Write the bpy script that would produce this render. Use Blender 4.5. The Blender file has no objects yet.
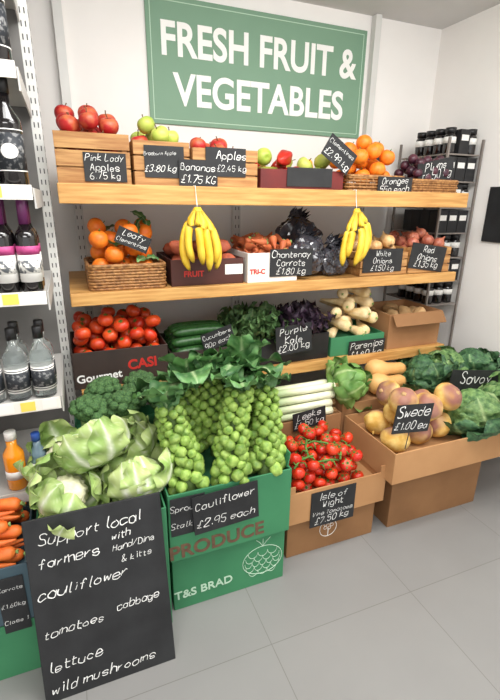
import bpy, bmesh, math, random
from mathutils import Vector, Matrix, Euler, noise
R = random.Random(7)
S = bpy.context.scene; COL = S.collection
PI = math.pi; sin = math.sin; cos = math.cos; rad = math.radians
I4 = Matrix.Identity(4)
# ---------------------------------------------------------------- camera
H = 1.45; F = 440.0; TH = rad(18.7); PS = rad(22); RO = rad(.8)
hd = Vector((sin(PS), cos(PS), 0)); rt = Vector((cos(PS), -sin(PS), 0)); Z = Vector((0, 0, 1))
fw = hd*cos(TH)-Z*sin(TH); up = hd*sin(TH)+Z*cos(TH)
r2 = rt*cos(RO)+up*sin(RO); u2 = up*cos(RO)-rt*sin(RO)
CAM = Vector((0, 0, H))
def ray(u, v): return fw+r2*((u-250)/F)+u2*((350-v)/F)
def PY(u, v, Y):
    d = ray(u, v); return CAM+d*(Y/d.y)
cd = bpy.data.cameras.new('camera'); co = bpy.data.objects.new('camera', cd); COL.objects.link(co)
cd.sensor_width = 36; cd.lens = F/700*36; cd.clip_start = .02
mw = Matrix((r2, u2, -fw)).transposed().to_4x4(); mw.translation = CAM
co.matrix_world = mw; S.camera = co
try:
    S.view_settings.view_transform = 'Standard'
except Exception: pass
# ---------------------------------------------------------------- materials
def lin(c):
    return tuple(((x/255)/12.92 if x/255 <= .04045 else ((x/255+.055)/1.055)**2.4) for x in c)+(1,)
def mat(name, c1, c2=None, scale=10, rough=.55, bump=0, var=0, rib=None, metal=0, trans=0, stretch=None, detail=4, lo=.35, hi=.65, alpha=1, coat=0):
    m = bpy.data.materials.new(name); m.use_nodes = True; nt = m.node_tree; N = nt.nodes; L = nt.links
    b = N['Principled BSDF']
    b.inputs['Roughness'].default_value = rough; b.inputs['Metallic'].default_value = metal
    b.inputs['Transmission Weight'].default_value = trans; b.inputs['Alpha'].default_value = alpha
    b.inputs['Coat Weight'].default_value = coat
    tc = N.new('ShaderNodeTexCoord'); mp = N.new('ShaderNodeMapping'); L.new(tc.outputs['Object'], mp.inputs[0])
    if stretch: mp.inputs['Scale'].default_value = stretch
    nz = N.new('ShaderNodeTexNoise'); nz.inputs['Scale'].default_value = scale; nz.inputs['Detail'].default_value = detail
    oi = N.new('ShaderNodeObjectInfo')
    if var:
        ad = N.new('ShaderNodeVectorMath'); ad.operation = 'ADD'
        ml = N.new('ShaderNodeMath'); ml.operation = 'MULTIPLY'; ml.inputs[1].default_value = 7
        L.new(oi.outputs['Random'], ml.inputs[0]); L.new(mp.outputs[0], ad.inputs[0]); L.new(ml.outputs[0], ad.inputs[1])
        L.new(ad.outputs[0], nz.inputs['Vector'])
    else: L.new(mp.outputs[0], nz.inputs['Vector'])
    cr = N.new('ShaderNodeValToRGB'); cr.color_ramp.elements[0].position = lo; cr.color_ramp.elements[1].position = hi
    cr.color_ramp.elements[0].color = lin(c1); cr.color_ramp.elements[1].color = lin(c2 or c1)
    L.new(nz.outputs['Fac'], cr.inputs[0]); out = cr.outputs[0]
    if rib:
        at = N.new('ShaderNodeAttribute'); at.attribute_name = 'rib'
        mx = N.new('ShaderNodeMix'); mx.data_type = 'RGBA'; mx.inputs[7].default_value = lin(rib)
        L.new(at.outputs['Fac'], mx.inputs[0]); L.new(out, mx.inputs[6]); out = mx.outputs[2]
    if var:
        hs = N.new('ShaderNodeHueSaturation'); mr = N.new('ShaderNodeMapRange')
        mr.inputs[3].default_value = 1-var; mr.inputs[4].default_value = 1+var
        L.new(oi.outputs['Random'], mr.inputs[0]); L.new(mr.outputs[0], hs.inputs['Value']); L.new(out, hs.inputs['Color']); out = hs.outputs[0]
    L.new(out, b.inputs['Base Color'])
    if bump:
        bp = N.new('ShaderNodeBump'); bp.inputs['Strength'].default_value = bump; bp.inputs['Distance'].default_value = .01
        L.new(nz.outputs['Fac'], bp.inputs['Height']); L.new(bp.outputs[0], b.inputs['Normal'])
    return m
M = dict(
 wall=mat('white_paint', (243, 240, 236), (247, 244, 240), 3, .8, .04),
 ceil=mat('ceiling_paint', (206, 205, 203), (212, 211, 209), 3, .85),
 pine=mat('pine', (182, 130, 68), (210, 162, 96), 5, .55, .08, stretch=(1, 14, 14)),
 crate=mat('crate_wood', (156, 106, 58), (192, 146, 90), 6, .65, .15, stretch=(1, 9, 12), var=.12),
 card=mat('cardboard', (154, 109, 70), (170, 125, 84), 4, .8, .03, var=.06),
 cardl=mat('cardboard_light', (172, 126, 82), (186, 140, 94), 4, .8, .03, var=.04),
 cardb=mat('cardboard_dark', (128, 90, 55), (144, 103, 65), 4, .8, .03, var=.05),  # darker brown card, for the lower boxes and one flap
 carddk=mat('printed_dark_card', (62, 30, 26), (78, 38, 30), 5, .6),
 cardred=mat('printed_red_card', (84, 22, 22), (112, 30, 26), 5, .6),
 cardblk=mat('printed_black_card', (44, 34, 30), (62, 48, 42), 4, .6),
 cardblue=mat('printed_slate_card', (54, 74, 84), (66, 88, 98), 4, .6),
 cardwht=mat('printed_white_card', (226, 220, 212), (232, 228, 220), 5, .6),
 green=mat('green_print_card', (48, 114, 76), (60, 130, 88), 3, .65),
 greenl=mat('green_inner_card', (46, 108, 70), (70, 140, 96), 3, .7),
 ink_br=mat('red_brown_ink', (112, 84, 62), (92, 66, 50), 30, .7),
 ink_w=mat('white_ink', (244, 244, 240), None, 5, .6),
 ink_r=mat('red_ink', (190, 44, 36), None, 5, .6),
 ink_p=mat('pale_green_ink', (184, 212, 188), None, 5, .6),
 blackpl=mat('black_plastic', (24, 24, 26), (34, 34, 36), 20, .4),
 chalkb=mat('blackboard', (24, 25, 27), (38, 39, 41), 9, .65, 0),
 chalk=mat('chalk', (212, 212, 208), (246, 246, 244), 60, .9),
 signg=mat('sage_sign', (116, 152, 126), (122, 158, 132), 2, .55),
 metalw=mat('white_metal', (214, 214, 210), (222, 222, 218), 4, .4),
 metals=mat('shelf_grey_metal', (182, 180, 176), (194, 192, 188), 4, .45),
 metald=mat('shelf_back_shaded_grey', (104, 102, 100), (118, 116, 113), 4, .5),  # grey puts the shadow inside the shelves into the back panel
 slot=mat('slot_dark', (84, 84, 84), None, 4, .7),
 grey=mat('grey_metal', (120, 120, 122), (140, 140, 142), 4, .4, metal=.6),
 dkmetal=mat('dark_metal', (52, 50, 50), (66, 64, 62), 4, .5),
 rackm=mat('rack_metal', (112, 104, 98), (132, 124, 118), 4, .5),
 wicker=mat('wicker', (122, 80, 42), (176, 128, 76), 60, .6, .2),
 string=mat('string', (232, 230, 224), None, 5, .8),
 apple_r=mat('red_apple_skin', (180, 36, 36), (218, 130, 78), 20, .45, 0, .15, lo=.45, hi=.75),
 apple_g=mat('green_apple_skin', (150, 178, 62), (196, 204, 96), 12, .42, 0, .1),
 pepper=mat('red_pepper_skin', (172, 28, 24), (194, 46, 30), 8, .3, 0, .1),
 peppery=mat('yellow_pepper_skin', (222, 168, 36), (236, 190, 60), 8, .3, 0, .1),
 pear=mat('pear_skin', (150, 160, 64), (196, 184, 84), 16, .5, 0, .12),
 stem=mat('fruit_stalk', (92, 66, 36), (112, 84, 46), 40, .7),
 orange=mat('orange_skin', (232, 116, 18), (244, 140, 36), 40, .5, .12, .08),
 squash=mat('leafy_orange_skin', (228, 106, 18), (240, 132, 34), 30, .5, .1, .08),
 tomato=mat('tomato_skin', (188, 32, 18), (214, 62, 28), 9, .32, 0, .12),
 tomatol=mat('shelf_tomato_skin', (194, 42, 20), (218, 80, 32), 12, .36, 0, .12),
 calyx=mat('calyx', (66, 110, 42), (92, 138, 58), 50, .7),
 plum=mat('plum_skin', (52, 24, 40), (88, 40, 52), 20, .4, 0, .2),
 banana=mat('banana_skin', (226, 180, 38), (240, 204, 68), 18, .5, .03, .05, rib=(92, 80, 30)),
 sweetp=mat('sweet_potato_skin', (150, 70, 48), (178, 92, 62), 25, .7, .15, .12),
 chant=mat('chantenay_skin', (166, 78, 42), (194, 104, 58), 30, .65, .1, .15),
 potato=mat('potato_skin', (176, 138, 92), (196, 160, 112), 25, .75, .15, .1),
 onion=mat('brown_onion_skin', (204, 150, 92), (232, 196, 140), 8, .4, 0, .1, stretch=(6, 6, 1)),
 onionr=mat('red_onion_skin', (150, 74, 60), (190, 116, 88), 8, .4, 0, .12, stretch=(6, 6, 1)),
 cucum=mat('cucumber_skin', (32, 70, 30), (52, 96, 44), 30, .4, .08, .1, stretch=(3, 3, 1)),
 parsnip=mat('parsnip_skin', (218, 188, 132), (236, 214, 168), 26, .65, .2, .06),
 carrot=mat('carrot_skin', (214, 94, 30), (232, 122, 50), 18, .55, .1, .08),
 swede=mat('swede_skin', (212, 164, 74), (238, 204, 126), 22, .7, .15, .08, rib=(124, 64, 86)),
 butter=mat('butternut_skin', (214, 160, 92), (230, 180, 114), 8, .5, .03),
 kalel=mat('kale_leaf', (54, 88, 46), (90, 124, 72), 18, .6, .3, .15, rib=(150, 168, 112)),
 kalep=mat('purple_kale_leaf', (40, 28, 42), (66, 48, 64), 18, .6, .3, .15, rib=(96, 58, 90)),
 savoy=mat('savoy_leaf', (60, 100, 54), (122, 156, 92), 40, .6, .9, .12, rib=(186, 206, 146)),
 savoyd=mat('dark_savoy_leaf', (34, 72, 46), (78, 120, 76), 40, .6, .9, .12, rib=(154, 182, 126)),
 caul=mat('cauliflower_leaf', (134, 168, 84), (186, 202, 132), 9, .6, .2, .12, rib=(240, 243, 224)),
 curd=mat('cauliflower_curd', (226, 222, 182), (240, 236, 206), 60, .8, .4),
 point=mat('pointed_cabbage_leaf', (84, 130, 58), (124, 164, 84), 10, .55, .15, .1, rib=(190, 208, 150)),
 brocc=mat('broccoli_buds', (52, 86, 50), (88, 124, 70), 160, .85, .5, .12),
 broccs=mat('broccoli_stem', (128, 160, 88), (148, 176, 104), 10, .6),
 sprout=mat('sprout_leaf', (98, 134, 50), (152, 180, 86), 45, .55, .3, .18),
 sprstem=mat('sprout_stem', (84, 112, 54), (110, 136, 72), 10, .6),
 crown=mat('sprout_crown_leaf', (48, 94, 50), (94, 140, 78), 16, .55, .3, .16, rib=(176, 198, 148)),
 leekw=mat('leek_shaft', (226, 226, 192), (238, 238, 212), 12, .5, rib=(120, 160, 78)),
 leekg=mat('leek_leaf', (62, 104, 60), (104, 146, 82), 12, .5, .1, .1, stretch=(8, 1, 8)),
 bag=mat('dark_plastic_bag', (52, 52, 58), (72, 71, 78), 12, .18, .1, coat=.6),
 g_dark=mat('dark_bottle_glass', (18, 16, 18), (26, 22, 22), 5, .1, coat=.5),
 g_clear=mat('clear_glass', (222, 230, 230), None, 5, .05, trans=.92),
 g_juice=mat('orange_juice', (236, 140, 24), (244, 158, 40), 5, .15, coat=.5),
 g_blue=mat('pale_blue_bottle', (150, 176, 196), None, 5, .12, trans=.5),
 lab_w=mat('white_label', (228, 226, 220), (236, 234, 230), 5, .6),
 lab_g=mat('patterned_label', (96, 100, 104), (226, 224, 218), 70, .6, lo=.44, hi=.52),
 lab_d=mat('dark_patterned_label', (36, 40, 46), (120, 120, 120), 80, .6, lo=.52, hi=.62),
 lab_p=mat('magenta_label', (150, 40, 96), (196, 80, 140), 24, .6),
 lab_k=mat('black_label', (30, 30, 32), None, 5, .6),
 cap_k=mat('black_cap', (22, 22, 24), None, 5, .4),
 cap_p=mat('purple_foil', (96, 36, 84), None, 5, .35),
 cap_b=mat('blue_cap', (44, 84, 168), None, 5, .4),
 tagy=mat('yellow_tag', (232, 206, 90), None, 5, .6),
)
# floor: grey vinyl tiles with fine joints
def floor_mat():
    m = bpy.data.materials.new('vinyl_tiles'); m.use_nodes = True; nt = m.node_tree; N = nt.nodes; L = nt.links
    b = N['Principled BSDF']; b.inputs['Roughness'].default_value = .4
    tc = N.new('ShaderNodeTexCoord'); mp = N.new('ShaderNodeMapping'); L.new(tc.outputs['Object'], mp.inputs[0])
    mp.inputs['Location'].default_value = (.1, .2, 0)
    br = N.new('ShaderNodeTexBrick'); br.offset = 0; br.inputs['Scale'].default_value = 1
    br.inputs['Brick Width'].default_value = .6; br.inputs['Row Height'].default_value = .6
    br.inputs['Mortar Size'].default_value = .0016; br.inputs['Mortar Smooth'].default_value = .3
    br.inputs['Color1'].default_value = lin((143, 142, 140)); br.inputs['Color2'].default_value = lin((140, 139, 137)); br.inputs['Mortar'].default_value = lin((119, 117, 114))
    nz = N.new('ShaderNodeTexNoise'); nz.inputs['Scale'].default_value = 4; nz.inputs['Detail'].default_value = 6
    mx = N.new('ShaderNodeMix'); mx.data_type = 'RGBA'; mx.blend_type = 'MULTIPLY'; mx.inputs[0].default_value = .16
    L.new(mp.outputs[0], br.inputs['Vector']); L.new(mp.outputs[0], nz.inputs['Vector'])
    L.new(br.outputs['Color'], mx.inputs[6]); L.new(nz.outputs['Fac'], mx.inputs[7]); L.new(mx.outputs[2], b.inputs['Base Color'])
    return m
M['floor'] = floor_mat()
# ---------------------------------------------------------------- mesh builder
class MB:
    def __init__(s): s.bm = bmesh.new(); s.lay = s.bm.verts.layers.float.new('rib'); s.n0 = None
    def second(s): s.bm.faces.ensure_lookup_table(); s.n0 = len(s.bm.faces); return s
    def box(s, c, size, rot=None):
        m = Matrix.Translation(c) @ (rot.to_matrix().to_4x4() if rot else I4) @ Matrix.Diagonal((*size, 1))
        bmesh.ops.create_cube(s.bm, size=1, matrix=m); return s
    def b2(s, x0, x1, y0, y1, z0, z1): return s.box(((x0+x1)/2, (y0+y1)/2, (z0+z1)/2), (x1-x0, y1-y0, z1-z0))
    def ring(s, rings, closed_u=True, cap=True, loop=False):
        n = len(rings[0])
        for a, b in zip(rings, rings[1:]+([rings[0]] if loop else [])):
            for i in range(n if closed_u else n-1):
                j = (i+1) % n
                try: s.bm.faces.new((a[i], a[j], b[j], b[i]))
                except ValueError: pass
        if cap and not loop:
            for q in (rings[0][::-1], rings[-1]):
                try: s.bm.faces.new(q)
                except ValueError: pass
    def tube(s, pts, r, seg=8, loop=False, sq=1, ribf=None):
        pts = [Vector(p) for p in pts]; n = len(pts); rings = []
        for i, p in enumerate(pts):
            t = (pts[(i+1) % n]-pts[i-1]) if loop else (pts[min(i+1, n-1)]-pts[max(i-1, 0)])
            t.normalize()
            a = Vector((0, 0, 1)) if abs(t.z) < .9 else Vector((0, 1, 0))
            x = t.cross(a).normalized(); y = x.cross(t)
            rr = r[i] if isinstance(r, (list, tuple)) else r
            ring = []
            for k in range(seg):
                v = s.bm.verts.new(p+x*cos(2*PI*k/seg)*rr+y*sin(2*PI*k/seg)*rr*sq)
                if ribf: v[s.lay] = ribf(i/(n-1))
                ring.append(v)
            rings.append(ring)
        s.ring(rings, loop=loop); return s
    def lathe(s, prof, seg=20, m=I4, lobes=0, amp=0, ribf=None):
        rings = []
        for q, (r, z) in enumerate(prof):
            ring = []
            for k in range(seg):
                a = 2*PI*k/seg; rr = r*(1+(amp*cos(lobes*a) if lobes else 0))
                v = s.bm.verts.new(m @ Vector((rr*cos(a), rr*sin(a), z)))
                if ribf: v[s.lay] = ribf(q/(len(prof)-1))
                ring.append(v)
            rings.append(ring)
        s.ring(rings); return s
    def ico(s, r, sub=3, c=(0, 0, 0), sc=(1, 1, 1), amp=0, freq=1, seed=0, cell=False):
        g = bmesh.ops.create_icosphere(s.bm, subdivisions=sub, radius=1)
        rr = random.Random(seed)
        for v in g['verts']:
            d = v.co.normalized(); k = 1
            if amp:
                q = d*freq+Vector((seed*3.1, seed*1.7, seed))
                if cell == 2: k = 1+amp*(.6-abs(noise.noise(q))*1.6-abs(noise.noise(q*2.3))*.8-abs(noise.noise(q*5))*.4)
                elif cell == 3: k = 1+amp*noise.noise(q)+amp*.35*noise.noise(q*3.1)+rr.uniform(-.035, .035)
                else: k = 1+amp*((.5-noise.voronoi(q)[0][0])*1.6 if cell else noise.noise(q))
            v.co = Vector((d.x*r*k*sc[0], d.y*r*k*sc[1], d.z*r*k*sc[2]))+Vector(c)
        return s
    def leaf(s, L, W, a0, a1, ruf=.0, cup=.3, nv=12, nu=8, seed=0, crin=0, k=9, m=I4, base=.25, sh=.75, rag=0, pw=.8, ribw=.11, cf=55):
        rr = random.Random(seed); ph = rr.random()*6; p = Vector((0, 0, 0)); grid = []; tw = rr.uniform(-.3, .3)*min(1, rag*5)
        for i in range(nv+1):
            v = i/nv; f = rad(a0+(a1-a0)*v); dr = Vector((0, cos(f), sin(f))); nn = Vector((0, -sin(f), cos(f)))
            w = W*(base*(1-v)+max(0, sin(PI*min(1, v**sh*.97+.015)))**pw); row = []
            for j in range(nu+1):
                u = -1+2*j/nu
                wu = w*(1+rag*noise.noise(Vector((v*7, (1 if u > 0 else 9), seed*1.3)))*abs(u))
                o = cup*w*u*u+ruf*abs(u)**1.5*sin(k*v*2+ph+(1.9 if u > 0 else 0))+tw*u*w*v
                q = p+Vector((u*wu, 0, 0))+nn*o
                if crin: q += nn*crin*noise.noise(q*cf+Vector((seed, 0, 0)))
                vt = s.bm.verts.new(m @ q)
                vt[s.lay] = min(1, math.exp(-(u/(ribw*(1.25-.8*v)))**2)*(1-.5*v)+.35*max(0, cos((v*6-abs(u)*1.6)*2*PI))**10*(1-v*.5))
                row.append(vt)
            grid.append(row); p = p+dr*(L/nv)
        s.ring(grid, closed_u=False, cap=False); return s
    def mesh(s, name, m, smooth=True):
        if s.n0 is not None:
            for i, f in enumerate(s.bm.faces): f.material_index = 1 if i >= s.n0 else 0
        bmesh.ops.recalc_face_normals(s.bm, faces=s.bm.faces[:])
        me = bpy.data.meshes.new(name); s.bm.to_mesh(me); s.bm.free()
        for q in (m if isinstance(m, (list, tuple)) else [m]): me.materials.append(q)
        if smooth: me.shade_smooth()
        return me
    def build(s, name, m, parent=None, smooth=False, bev=0, label=None):
        return link(name, s.mesh(name, m, smooth), parent, bev=bev, label=label)
def link(name, me, parent=None, mtx=None, bev=0, label=None):
    o = bpy.data.objects.new(name, me); COL.objects.link(o)
    if parent: o.parent = parent
    if mtx is not None: o.matrix_local = mtx
    if bev:
        b = o.modifiers.new('bevel', 'BEVEL'); b.width = bev; b.segments = 2; b.limit_method = 'ANGLE'
    if label: o['label'] = label
    return o
def root(name, label, cat, loc=(0, 0, 0), group=None, rot=(0, 0, 0), sc=1):
    o = bpy.data.objects.new(name, None); COL.objects.link(o); o.empty_display_size = .05
    o.location = loc; o.rotation_euler = rot; o.scale = (sc, sc, sc)
    o['label'] = label; o['category'] = cat
    if group: o['group'] = group
    return o
def spawn(proto, name, label, cat, loc, rot=(0, 0, 0), sc=1, group=None):
    o = root(name, label, cat, loc, group, rot, sc)
    for p in proto: link(p[0], p[1], o, p[2] if len(p) > 2 else None)
    return o
def struct(name, mb, m):
    o = mb.build(name, m); o['kind'] = 'structure'; return o
# ---------------------------------------------------------------- lettering
def text_mesh(body, size, off=0.0, m=None, align='CENTER', sx=1):
    c = bpy.data.curves.new('text', 'FONT'); c.body = body; c.size = size; c.offset = off; c.align_x = align; c.extrude = .0006
    c.resolution_u = 6
    o = bpy.data.objects.new('text', c); COL.objects.link(o); bpy.context.view_layer.update()
    me = bpy.data.meshes.new_from_object(o.evaluated_get(bpy.context.evaluated_depsgraph_get()))
    bpy.data.objects.remove(o); bpy.data.curves.remove(c)
    me.materials.clear(); me.materials.append(m); me.transform(Matrix.Diagonal((sx, 1, 1, 1)))
    return me
def text_w(me):
    xs = [v.co.x for v in me.vertices]; return max(xs)-min(xs)
RX = Matrix.Rotation(PI/2, 4, 'X')
G = {'a': '45260503123245|4642', 'b': '0902|0516364543321202', 'c': '4536160503123243', 'd': '45261605031232 44|4942', 'e': '04444536160503123243',
 'f': '48392822|0636', 'g': '45261605031232 44|4641301001', 'h': '0902|0416364542', 'i': '1612|1817', 'j': '26211000|2827', 'k': '0902|360442', 'l': '191322',
 'm': '0602|05162622|25465552', 'n': '0602|0416364542', 'o': '2605031232434526', 'p': '0600|0516364543321203', 'q': '452605031232 44|4640', 'r': '0602|04152636',
 's': '45361605143443321203', 't': '18132232|0636', 'u': '0603123244|4642', 'v': '062246', 'w': '0612253246', 'x': '0642|4602', 'y': '0623|462310', 'z': '06460242',
 'A': '022942|1535', 'B': '0902|0929382606|0636454332 02', 'C': '4839190704123243', 'D': '0902|0929474432 02', 'E': '49090242|0636', 'F': '490902|0636',
 'G': '483919070412324424', 'H': '0902|4942|0646', 'I': '1912', 'J': '3933221203', 'K': '0902|490542', 'L': '090242', 'M': '0209254942', 'N': '02094249',
 'O': '190704123244473919', 'P': '0902|0939473605', 'Q': '190704123244473919|2442', 'R': '0902|0939473605|1542', 'S': '48391908163543321203', 'T': '0949|2922',
 'U': '090412324449', 'V': '092249', 'W': '0912263249', 'X': '0942|4902', 'Y': '0926|492622', 'Z': '09490242',
 '0': '190704123244473919', '1': '172922', '2': '07193948360242', '3': '0819394726|2644321203', '4': '290444|3632', '5': '4909063644321203',
 '6': '391704123243351504', '7': '094912', '8': '29072644321204264729', '9': '46150719394742', '£': '483928240242|0535', '.': '1213', '-': '0535',
 '&': '42071928031244', '/': '4902', "'": '1917', ',': '1311'}
def strokes(ch):
    out = []
    for st in G.get(ch, '').replace(' ', '').split('|'):
        if len(st) >= 4: out.append([Vector((int(st[i]), int(st[i+1])-2)) for i in range(0, len(st)-1, 2)])
    return out
def smooth(p):
    if len(p) < 3: return p
    q = [p[0]*2-p[1]]+p+[p[-1]*2-p[-2]]; out = []
    for i in range(1, len(q)-2):
        for k in range(4):
            t = k/4; a, b, c, d = q[i-1], q[i], q[i+1], q[i+2]
            out.append(.5*((2*b)+(c-a)*t+(2*a-5*b+4*c-d)*t*t+(3*b-a-3*c+d)*t**3))
    out.append(p[-1]); return out
def adv(ch):
    if ch == ' ': return 3
    ss = strokes(ch); return max([p.x for s_ in ss for p in s_]+[1])+1.7
def write(mb, text, x, z, s, wid=.55, y=-.0007, slant=.14, rise=0, jit=.25):
    cx = 0
    for ch in text:
        jy = R.uniform(-jit, jit); js = R.uniform(1-jit*.3, 1+jit*.3)
        for st in strokes(ch):
            st = [p+Vector((R.uniform(-jit, jit), R.uniform(-jit, jit)))*.8 for p in st]
            ps = smooth(st); rows = []; w0 = wid*R.uniform(.8, 1.2); w1 = wid*R.uniform(.7, 1.2)
            for i, p in enumerate(ps):
                t = ps[min(i+1, len(ps)-1)]-ps[max(i-1, 0)]
                if t.length < 1e-6: t = Vector((1, 0))
                f = i/max(1, len(ps)-1)
                t.normalize(); n = Vector((-t.y, t.x))*(w0*(1-f)+w1*f)*.5; row = []
                for sg in (1, -1):
                    q = p+n*sg; X = (cx+q.x*js+q.y*slant)*s
                    row.append(mb.bm.verts.new((x+X, y, z+(q.y*js+jy)*s+X*rise)))
                rows.append(row)
            for a, b in zip(rows, rows[1:]): mb.bm.faces.new((a[0], a[1], b[1], b[0]))
        cx += adv(ch)
    return cx*s
def sign(u0, v0, u1, v1, Y, lines, label, lean=0, roll=0, w=None, h=None, spike=0, wid=.62, shift=0):
    a = PY(u0, v0, Y); b = PY(u1, v1, Y); c = PY((u0+u1)/2, (v0+v1)/2, Y)
    w = w or b.x-a.x; h = h or abs(PY((u0+u1)/2, v0, Y).z-PY((u0+u1)/2, v1, Y).z)
    o = root('chalkboard_sign', label, 'sign', c, None, (rad(-lean), rad(roll), 0))
    MB().box((0, 0, 0), (w, .003, h)).build('board', M['chalkb'], o)
    n = max(1, len(lines)); lh = h*.92/n
    for i, t in enumerate(lines):
        mb = MB()
        tot = sum(adv(ch) for ch in t); s = min(lh/9.2, (w*.92-abs(shift)*w)/tot)
        write(mb, t, shift*w-tot*s/2, h*.46-lh*(i+.5)-3.2*s, s, wid, y=-.0025, rise=R.uniform(-.03, .06), slant=R.uniform(.05, .28), jit=.36)
        mb.build('lettering', M['chalk'], o)
    if spike:
        MB().tube([(0, .004, -h*.3), (0, .004, -h/2-spike)], .002, 6).build('spike', M['dkmetal'], o)
    return o
# ---------------------------------------------------------------- setting
XW = 2.28; YW = 2.55; ZC = 2.47
struct('floor', MB().b2(-2.6, XW+.1, -2.4, YW+.1, -.1, 0), M['floor'])
struct('ceiling', MB().b2(-2.6, XW+.1, -2.4, YW+.1, ZC, ZC+.1), M['ceil'])
struct('wall_back', MB().b2(-2.6, XW+.1, YW, YW+.1, 0, ZC), M['wall'])
struct('wall_right', MB().b2(XW, XW+.1, -2.4, YW, 0, ZC), M['wall'])
struct('wall_left', MB().b2(-2.7, -2.6, -2.4, YW+.1, 0, ZC), M['wall'])
# ---------------------------------------------------------------- big sage sign
sx0 = PY(147, 60, YW).x; sx1 = PY(362, 85, YW).x
sz1 = (PY(143, -5, YW).z+PY(363, 28, YW).z)/2; sz0 = (PY(152, 122, YW).z+PY(360, 140, YW).z)/2
sw = sx1-sx0; sh = sz1-sz0
o = root('wall_sign', 'large sage green wall sign with white capital letters', 'sign', ((sx0+sx1)/2, YW-.006, sz0))
MB().b2(-sw/2, sw/2, -.006, .006, 0, sh).build('panel', M['signg'], o, bev=.002)
bb = MB()
e_, f_ = .02, .0238
for x0, x1, z0, z1 in ((-sw/2+e_, sw/2-e_, e_, f_), (-sw/2+e_, sw/2-e_, sh-f_, sh-e_), (-sw/2+e_, -sw/2+f_, f_, sh-f_), (sw/2-f_, sw/2-e_, f_, sh-f_)):
    bb.b2(x0, x1, -.0068, -.006, z0, z1)
bb.build('border_line', M['ink_p'], o)
for t, wf, zf in (('FRESH FRUIT &', .9, .56), ('VEGETABLES', .8, .17)):
    me = text_mesh(t, .19, .0045, M['ink_w']); k = sw*wf/text_w(me)
    me.transform(Matrix.Diagonal((k, 1.08, 1, 1)))
    link('lettering', me, o, Matrix.Translation((0, -.0072, sh*zf)) @ RX)
# ---------------------------------------------------------------- wooden display shelving
ST = [(1.50, 1.432), (1.09, 1.042), (.67, .62)]
SX0, SX1 = -.02, 1.97
o = root('wooden_shelving', 'three tier pine display shelving on white metal uprights against back wall', 'shelf unit', (0, 2.2, 0))
def L_(x0, x1, y0, y1, z0, z1, mb=None): return (mb or MB()).b2(x0, x1, y0-2.2, y1-2.2, z0, z1)
for z1, z0 in ST:
    s_ = L_(SX0, SX1, 1.866, 2.49, z1-.02, z1).build('shelf', M['pine'], o)
    L_(SX0, SX1, 1.845, 1.865, z0, z1+.004).build('fascia', M['pine'], s_, bev=.003)
    for x in (.06, .92, 1.78):
        L_(x-.012, x+.012, 1.9, 2.5, z1-.06, z1-.021).build('bracket', M['metalw'], o)
for x, zt in ((.06, ZC-.002), (.92, 1.6), (1.78, ZC-.002)):
    mb = L_(x-.02, x+.02, 2.505, 2.545, 0, zt).second(); z = .1
    while z < min(zt, 1.9)-.05:
        L_(x-.012, x-.008, 2.504, 2.5055, z, z+.018, mb); L_(x+.008, x+.012, 2.504, 2.5055, z, z+.018, mb); z += .05
    mb.build('upright', [M['metalw'], M['slot']], o)
# ---------------------------------------------------------------- gondola at left
GX0, GX1 = -.95, -.085
GZ = [.47, .81, 1.17, 1.48, 1.79, 2.09]
o = root('white_shop_shelving', 'white metal shop shelving with bottles along left edge', 'shelf unit', (0, 1.8, 0))
def L2(x0, x1, y0, y1, z0, z1, mb=None): return (mb or MB()).b2(x0, x1, y0-1.8, y1-1.8, z0, z1)
for z in GZ:
    s_ = L2(GX0, GX1, 1.5, 1.99, z-.025, z).build('shelf', M['metals'], o)
    q = L2(GX0, GX1, 1.493, 1.4995, z-.035, z+.006).build('price_strip', M['cardwht'], s_)
    for x, tm in ((-.12, 'lab_w'), (-.185, 'tagy'), (-.25, 'lab_w')): L2(x-.022, x+.022, 1.4915, 1.4928, z-.03, z+.002).build('price_tag', M[tm], s_)
    L2(GX1+.001, GX1+.006, 1.52, 1.99, z-.06, z-.002).build('bracket', M['metals'], o)
mb = L2(GX1, GX1+.035, 1.995, 2.045, 0, 2.4).second(); z = .1
while z < 2.36:
    L2(GX1+.0345, GX1+.0358, 2.008, 2.013, z, z+.018, mb); L2(GX1+.0345, GX1+.0358, 2.027, 2.032, z, z+.018, mb)
    L2(GX1+.008, GX1+.012, 1.994, 1.9956, z, z+.018, mb); L2(GX1+.022, GX1+.026, 1.994, 1.9956, z, z+.018, mb); z += .04
mb.build('upright', [M['metalw'], M['slot']], o)
L2(GX0, GX1, 1.995, 2.01, .1, 2.38).build('back_panel', M['metald'], o)
L2(GX0, GX1, 1.53, 1.99, 0, .12).build('plinth', M['grey'], o)
def bottle(h, r, neck, body, cap, lab, lz, capz=.04):
    pr = [(0, 0), (r*.9, 0), (r, .006), (r, h*.58), (r*.95, h*.63), (neck, h*.75), (neck, h-capz), (0, h-capz)]
    q = [('glass', MB().lathe(pr, 24).mesh('glass', body)),
         ('cap', MB().lathe([(0, h-capz), (neck*1.12, h-capz), (neck*1.12, h-.002), (neck, h), (0, h)], 20).mesh('cap', cap))]
    z0, z1 = lz; q.append(('label', MB().lathe([(r*1.012, h*z0), (r*1.012, h*z1)], 24).mesh('label', lab)))
    return q
def band(r, z0, z1, m, nm='label_band'):
    return (nm, MB().lathe([(r*1.02, z0), (r*1.02, z1)], 24).mesh(nm, m))
def emblem(r, z, s, m):
    mb = MB(); rows = []
    for i in range(13):
        a = -.5+i/12; row = []
        for k in (-1, 1): row.append(mb.bm.verts.new((r*1.03*sin(a*s), -r*1.03*cos(a*s), z+k*.02*math.sqrt(max(.02, 1-4*a*a)))))
        rows.append(row)
    mb.ring(rows, closed_u=False, cap=False); return ('emblem', mb.mesh('emblem', m))
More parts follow.
